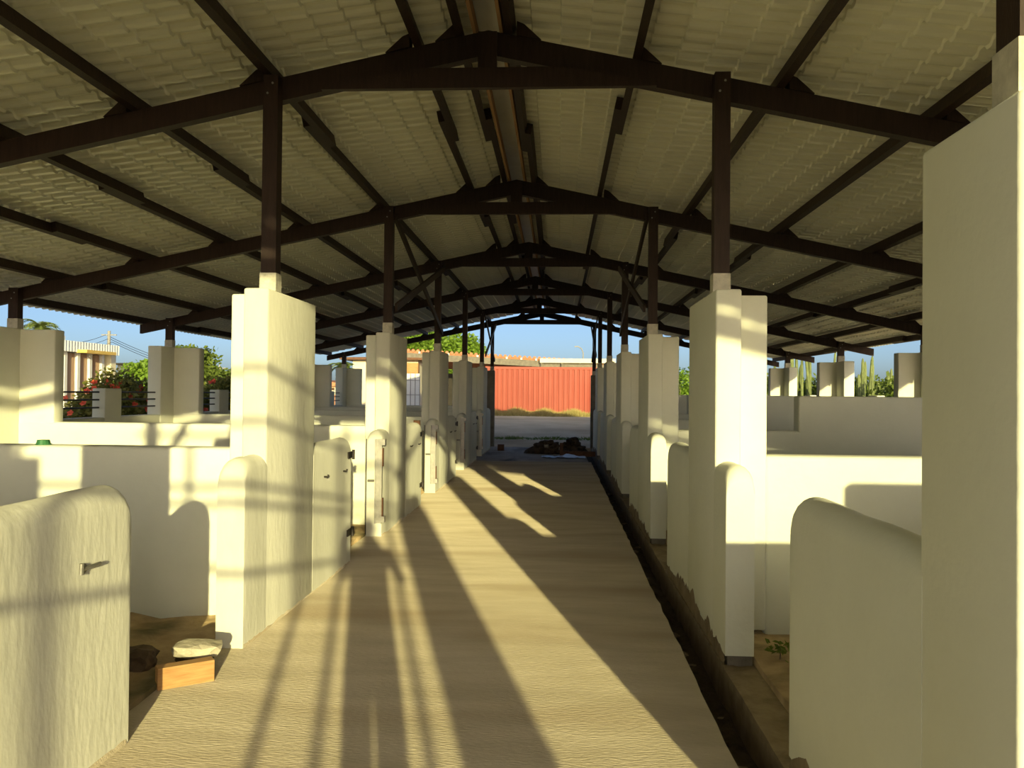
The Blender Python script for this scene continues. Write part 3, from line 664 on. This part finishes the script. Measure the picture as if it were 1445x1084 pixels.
# right-hand bushes and cacti
for k, (px, py, Y, rx, lb) in enumerate(((1095, 528, 34, 2.4, 'scrub bush behind the fifth cactus side outer pier'), (1140, 522, 30, 2.2, 'dense scrub bush among the tall cacti beside the trench side piers'), (1215, 533, 27, 2.0, 'scrub bush in front of the slender cactus cluster'), (1258, 531, 33, 2.2, 'broad scrub bush to the far side of the slender cacti'), (1300, 528, 22.5, 1.5, 'scrub bush close behind the outer rails'), (966, 514, 36.5, 1.8, 'leafy green bush glimpsed between two trench side piers'))):
    p = atY(px, py, Y); bush('scrub_bush', lb, 'bush', p.x, Y, rx, 1.6, p.z, 4200, .16, .05, LEAF3 if k != 5 else LEAF2, 60+k, 0.)
def cactus(label, px, pyt, Y, arms, seed):
    rnd = random.Random(seed); p = atY(px, pyt, Y); t = thing('columnar_cactus', label, 'cactus', (p.x, Y, 0), None)
    for k in range(arms):
        x = p.x+rnd.gauss(0, .28) if k else p.x; y = Y+rnd.gauss(0, .3); h = p.z*(rnd.uniform(.68, .97) if k else 1); lean = rnd.gauss(0, .05)
        mb = MB(); nn = 14; rr = rnd.uniform(.042, .06); rings = []; zs = [0, .3, .6, .85, .95, .985, 1]; rs = [.9, 1, 1, 1, .85, .5, .08]
        vs, fs = [], []
        for z, q in zip(zs, rs):
            for i in range(nn): a = 6.283*i/nn; R = rr*q*(1 if i % 2 else .78); vs.append((x+lean*z*h+R*math.cos(a), y+R*math.sin(a), -.05+z*(h+.05)))
        for j in range(len(zs)-1):
            for i in range(nn): fs.append((j*nn+i, j*nn+(i+1) % nn, (j+1)*nn+(i+1) % nn, (j+1)*nn+i))
        mb.add(vs, fs).build('cactus_stem', CACT, t)
for k, (px, py, Y, n, lb) in enumerate(((1222, 502, 26, 6, 'slender columnar cactus, tallest of the cluster beside the blue sky gap'), (1212, 506, 25, 5, 'columnar cactus hugging the outer pier with a post on top'), (1230, 512, 26.5, 4, 'shorter columnar cactus clump beside the tallest slender one'), (1132, 497, 29, 6, 'thick clump of columnar cactus stems between two outer piers'), (1150, 492, 27, 5, 'leaning columnar cactus reaching the eave between outer piers'), (1172, 494, 28, 6, 'columnar cactus standing behind the post of an outer pier'), (1120, 500, 31, 4, 'columnar cactus beside the far short outer pier'), (1257, 520, 30, 2, 'low columnar cactus rising from the broad scrub bush'), (1090, 512, 33, 4, 'columnar cactus clump next to the lit trench side pier'))):
    cactus(lb, px, py, Y, n, 80+k)
# poles, wires, street lamp
PT = []
def pole(label, px, pyt, Y, r=.11):
    p = atY(px, pyt, Y); t = thing('utility_pole', label, 'pole', (p.x, Y, 0))
    MB().tube([(p.x, Y, -.1), (p.x, Y, p.z)], [r, r*.7], 8).build('pole_shaft', POLE, t)
    MB().box(p.x-.6, p.x+.6, Y-.04, Y+.04, p.z-.35, p.z-.27).build('crossarm', POLE, t); PT.append(t); return p
P1 = pole('grey utility pole rising behind the white clad house', 154, 467, 60, .16)
P2 = pole('thin utility pole above the third hibiscus bush', 310, 515, 75, .12)
for k in range(3):
    for A, B, sg in ((P1, P2, 1), (P1, atY(40, 470, 52), 0)):
        pts = []
        for s in range(13): u = s/12; q = A.lerp(B, u)+Vector((.25*(k-1), 0, -.30-.28*k-1.1*u*(1-u)*2)); pts.append(q)
        o = MB().tube(pts, .018, 4).build('wire', DSTEEL, PT[0]); continue; o['label'] = 'thin sagging power line '+('from the house pole towards the distant thin pole' if sg else 'from the house pole over the white clad house'); o['category'] = 'wire'; o['group'] = 'power lines to the thin pole' if sg else 'power lines over the house'
p = atY(823, 493, 70); t = thing('street_lamp', 'slender curved street lamp above the shed roof', 'street lamp', (p.x, 70, .4))
MB().tube([(p.x, 70, .3), (p.x, 70, p.z-.3), (p.x-.15, 70, p.z+.05), (p.x-.42, 70, p.z+.22)], .045, 6).build('lamp_pole', POLE, t)
MB().box(p.x-.75, p.x-.40, 69.92, 70.08, p.z+.19, p.z+.27).build('lamp_head', POLE, t)

# ------------------------------------------------------------------ behind the viewer: scaffold at the open end, photographer (their shadows fall on the aisle)
t = thing('scaffold_frame', 'steel pipe scaffold frame standing at the open end of the stable', 'scaffold', (0, -4, 0))
SX = (-1.51, -.24, .5, .78, 1.29)
for x in SX: MB().tube([(x, -4, -.05), (x, -4, 3.5)], .026, 10).build('scaffold_pole', STEEL, t)
for z in (1.98, 2.42, 2.54, 2.98, 3.34): MB().tube([(-1.75, -4.05, z), (1.45, -4.05, z)], .024, 10).build('scaffold_ledger', STEEL, t)
MB().tube([(-1.15, -3.95, 3.4), (-1.6, -3.95, 2.5)], .022, 8).build('scaffold_diagonal', STEEL, t)
# photographer standing behind the camera position, phone raised
def person():
    P = Vector((.17, -.43, 0))
    t = thing('person', 'person in shirt and dark trousers raising a phone with both hands', 'person', P)
    V, Ed, Rr = [], [], []
    def v(x, y, z, r, par=None, absl=False):
        V.append(Vector((x, y, z)) - (P if absl else Vector((0, 0, 0)))); Rr.append(r if isinstance(r, tuple) else (r, r))
        if par is not None: Ed.append((par, len(V)-1))
        return len(V)-1
    pel = v(0, 0, .95, (.145, .11)); sp = v(0, 0, 1.14, (.135, .10), pel); ch = v(0, 0, 1.36, (.16, .115), sp); nk = v(0, .01, 1.49, .058, ch)
    hb = v(0, .035, 1.57, (.066, .082), nk); hm = v(0, .04, 1.65, (.076, .095), hb); v(0, .03, 1.715, (.06, .07), hm)
    for s in (-1, 1):
        sh = v(s*.175, 0, 1.415, .06, ch); el = v(s*.265, .12, 1.19, .044, sh)
        wr = v(s*.115+.0, -.10, 1.535, .029, el, True); pa = v(s*.098, -.058, 1.59, (.032, .026), wr, True)
        for k, dz in enumerate((.03, .012, -.006, -.022)):
            a = v(s*.108, -.030, 1.60+dz, .0095, pa, True); v(s*.082, -.0135, 1.602+dz, .0085, a, True)
        a = v(s*.082, -.066, 1.62, .011, pa, True); v(s*.060, -.050, 1.626, .0095, a, True)
        hp = v(s*.085, 0, .86, .092, pel); kn = v(s*.075, .02, .49, .066, hp); an = v(s*.062, -.02, .09, .045, kn); v(s*.075, .15, .04, .036, an)
    me = bpy.data.meshes.new('body'); me.from_pydata(V, Ed, []); me.update(); o = link('body', me, None, t)
    sk = o.modifiers.new('skin', 'SKIN'); sk.use_smooth_shade = True
    for i, d in enumerate(me.skin_vertices[0].data): d.radius = Rr[i]; d.use_root = (i == 0)
    ss = o.modifiers.new('sub', 'SUBSURF'); ss.levels = 2; ss.render_levels = 2
    bpy.context.view_layer.update(); dg = bpy.context.evaluated_depsgraph_get()
    nm = bpy.data.meshes.new_from_object(o.evaluated_get(dg)); o.modifiers.clear(); o.data = nm
    skin = mat('skin', (.36, .20, .13), (.42, .25, .17), .6, 8); shirt = mat('shirt_cloth', (.10, .14, .22), (.13, .18, .27), .9, 20); tr = mat('trouser_cloth', (.03, .03, .04), (.05, .05, .06), .9, 20); shoe = mat('shoe_leather', (.03, .02, .015), (.05, .035, .025), .6, 10)
    nm.materials.clear()
    for m_ in (skin, shirt, tr, shoe): nm.materials.append(m_)
    for p in nm.polygons:
        c = p.center; p.use_smooth = True
        p.material_index = 3 if c.z < .085 else 2 if c.z < .98 else 1 if (c.z < 1.47 and c.y < .16) else 0
    hair = mat('dark_hair', (.02, .014, .01), (.035, .025, .018), .8, 20)
    bm = bmesh.new(); bmesh.ops.create_uvsphere(bm, u_segments=20, v_segments=12, radius=1)
    bmesh.ops.delete(bm, geom=[q for q in bm.verts if q.co.z < -.35 or (q.co.y > .45 and q.co.z < .45)], context='VERTS')
    for q in bm.verts: q.co = Vector((q.co.x*.083, .022+q.co.y*.098, 1.662+q.co.z*.098))
    hm_ = bpy.data.meshes.new('hair'); bm.to_mesh(hm_); bm.free(); link('hair', hm_, hair, t)
    eye = mat('eye_white', (.7, .7, .68), (.75, .75, .73), .3, 5)
    for s in (-1, 1):
        bm = bmesh.new(); bmesh.ops.create_uvsphere(bm, u_segments=10, v_segments=8, radius=.012); m2 = bpy.data.meshes.new('eye'); bm.to_mesh(m2); bm.free()
        e = link('eye', m2, eye, t); e.location = (s*.03, .112, 1.625)
        bm = bmesh.new(); bmesh.ops.create_uvsphere(bm, u_segments=10, v_segments=8, radius=.022); m2 = bpy.data.meshes.new('ear'); bm.to_mesh(m2); bm.free()
        e = link('ear', m2, skin, t); e.location = (s*.072, .025, 1.615); e.scale = (.4, .7, 1.3)
    MB().add([(-.008, .112, 1.625), (.008, .112, 1.625), (.013, .115, 1.585), (-.013, .115, 1.585), (0, .142, 1.592)], [(0, 1, 4), (1, 2, 4), (2, 3, 4), (3, 0, 4)]).mesh()
    nz = MB().add([(-.008, .11, 1.628), (.008, .11, 1.628), (.014, .11, 1.588), (-.014, .11, 1.588), (0, .138, 1.594)], [(0, 1, 4), (1, 2, 4), (2, 3, 4), (3, 0, 4)]); link('nose', nz.mesh('nose'), skin, t)
    lp = MB().box(-.02, .02, .106, .116, 1.562, 1.57); link('mouth', lp.mesh('mouth'), mat('lip', (.30, .11, .09), (.34, .14, .11), .6, 5), t)
person()
o = bevel_box('phone', -.08, .08, -.038, -.029, 1.562, 1.638, DSTEEL, None, .003); o['label'] = 'slim dark phone held sideways in both hands'; o['category'] = 'phone'
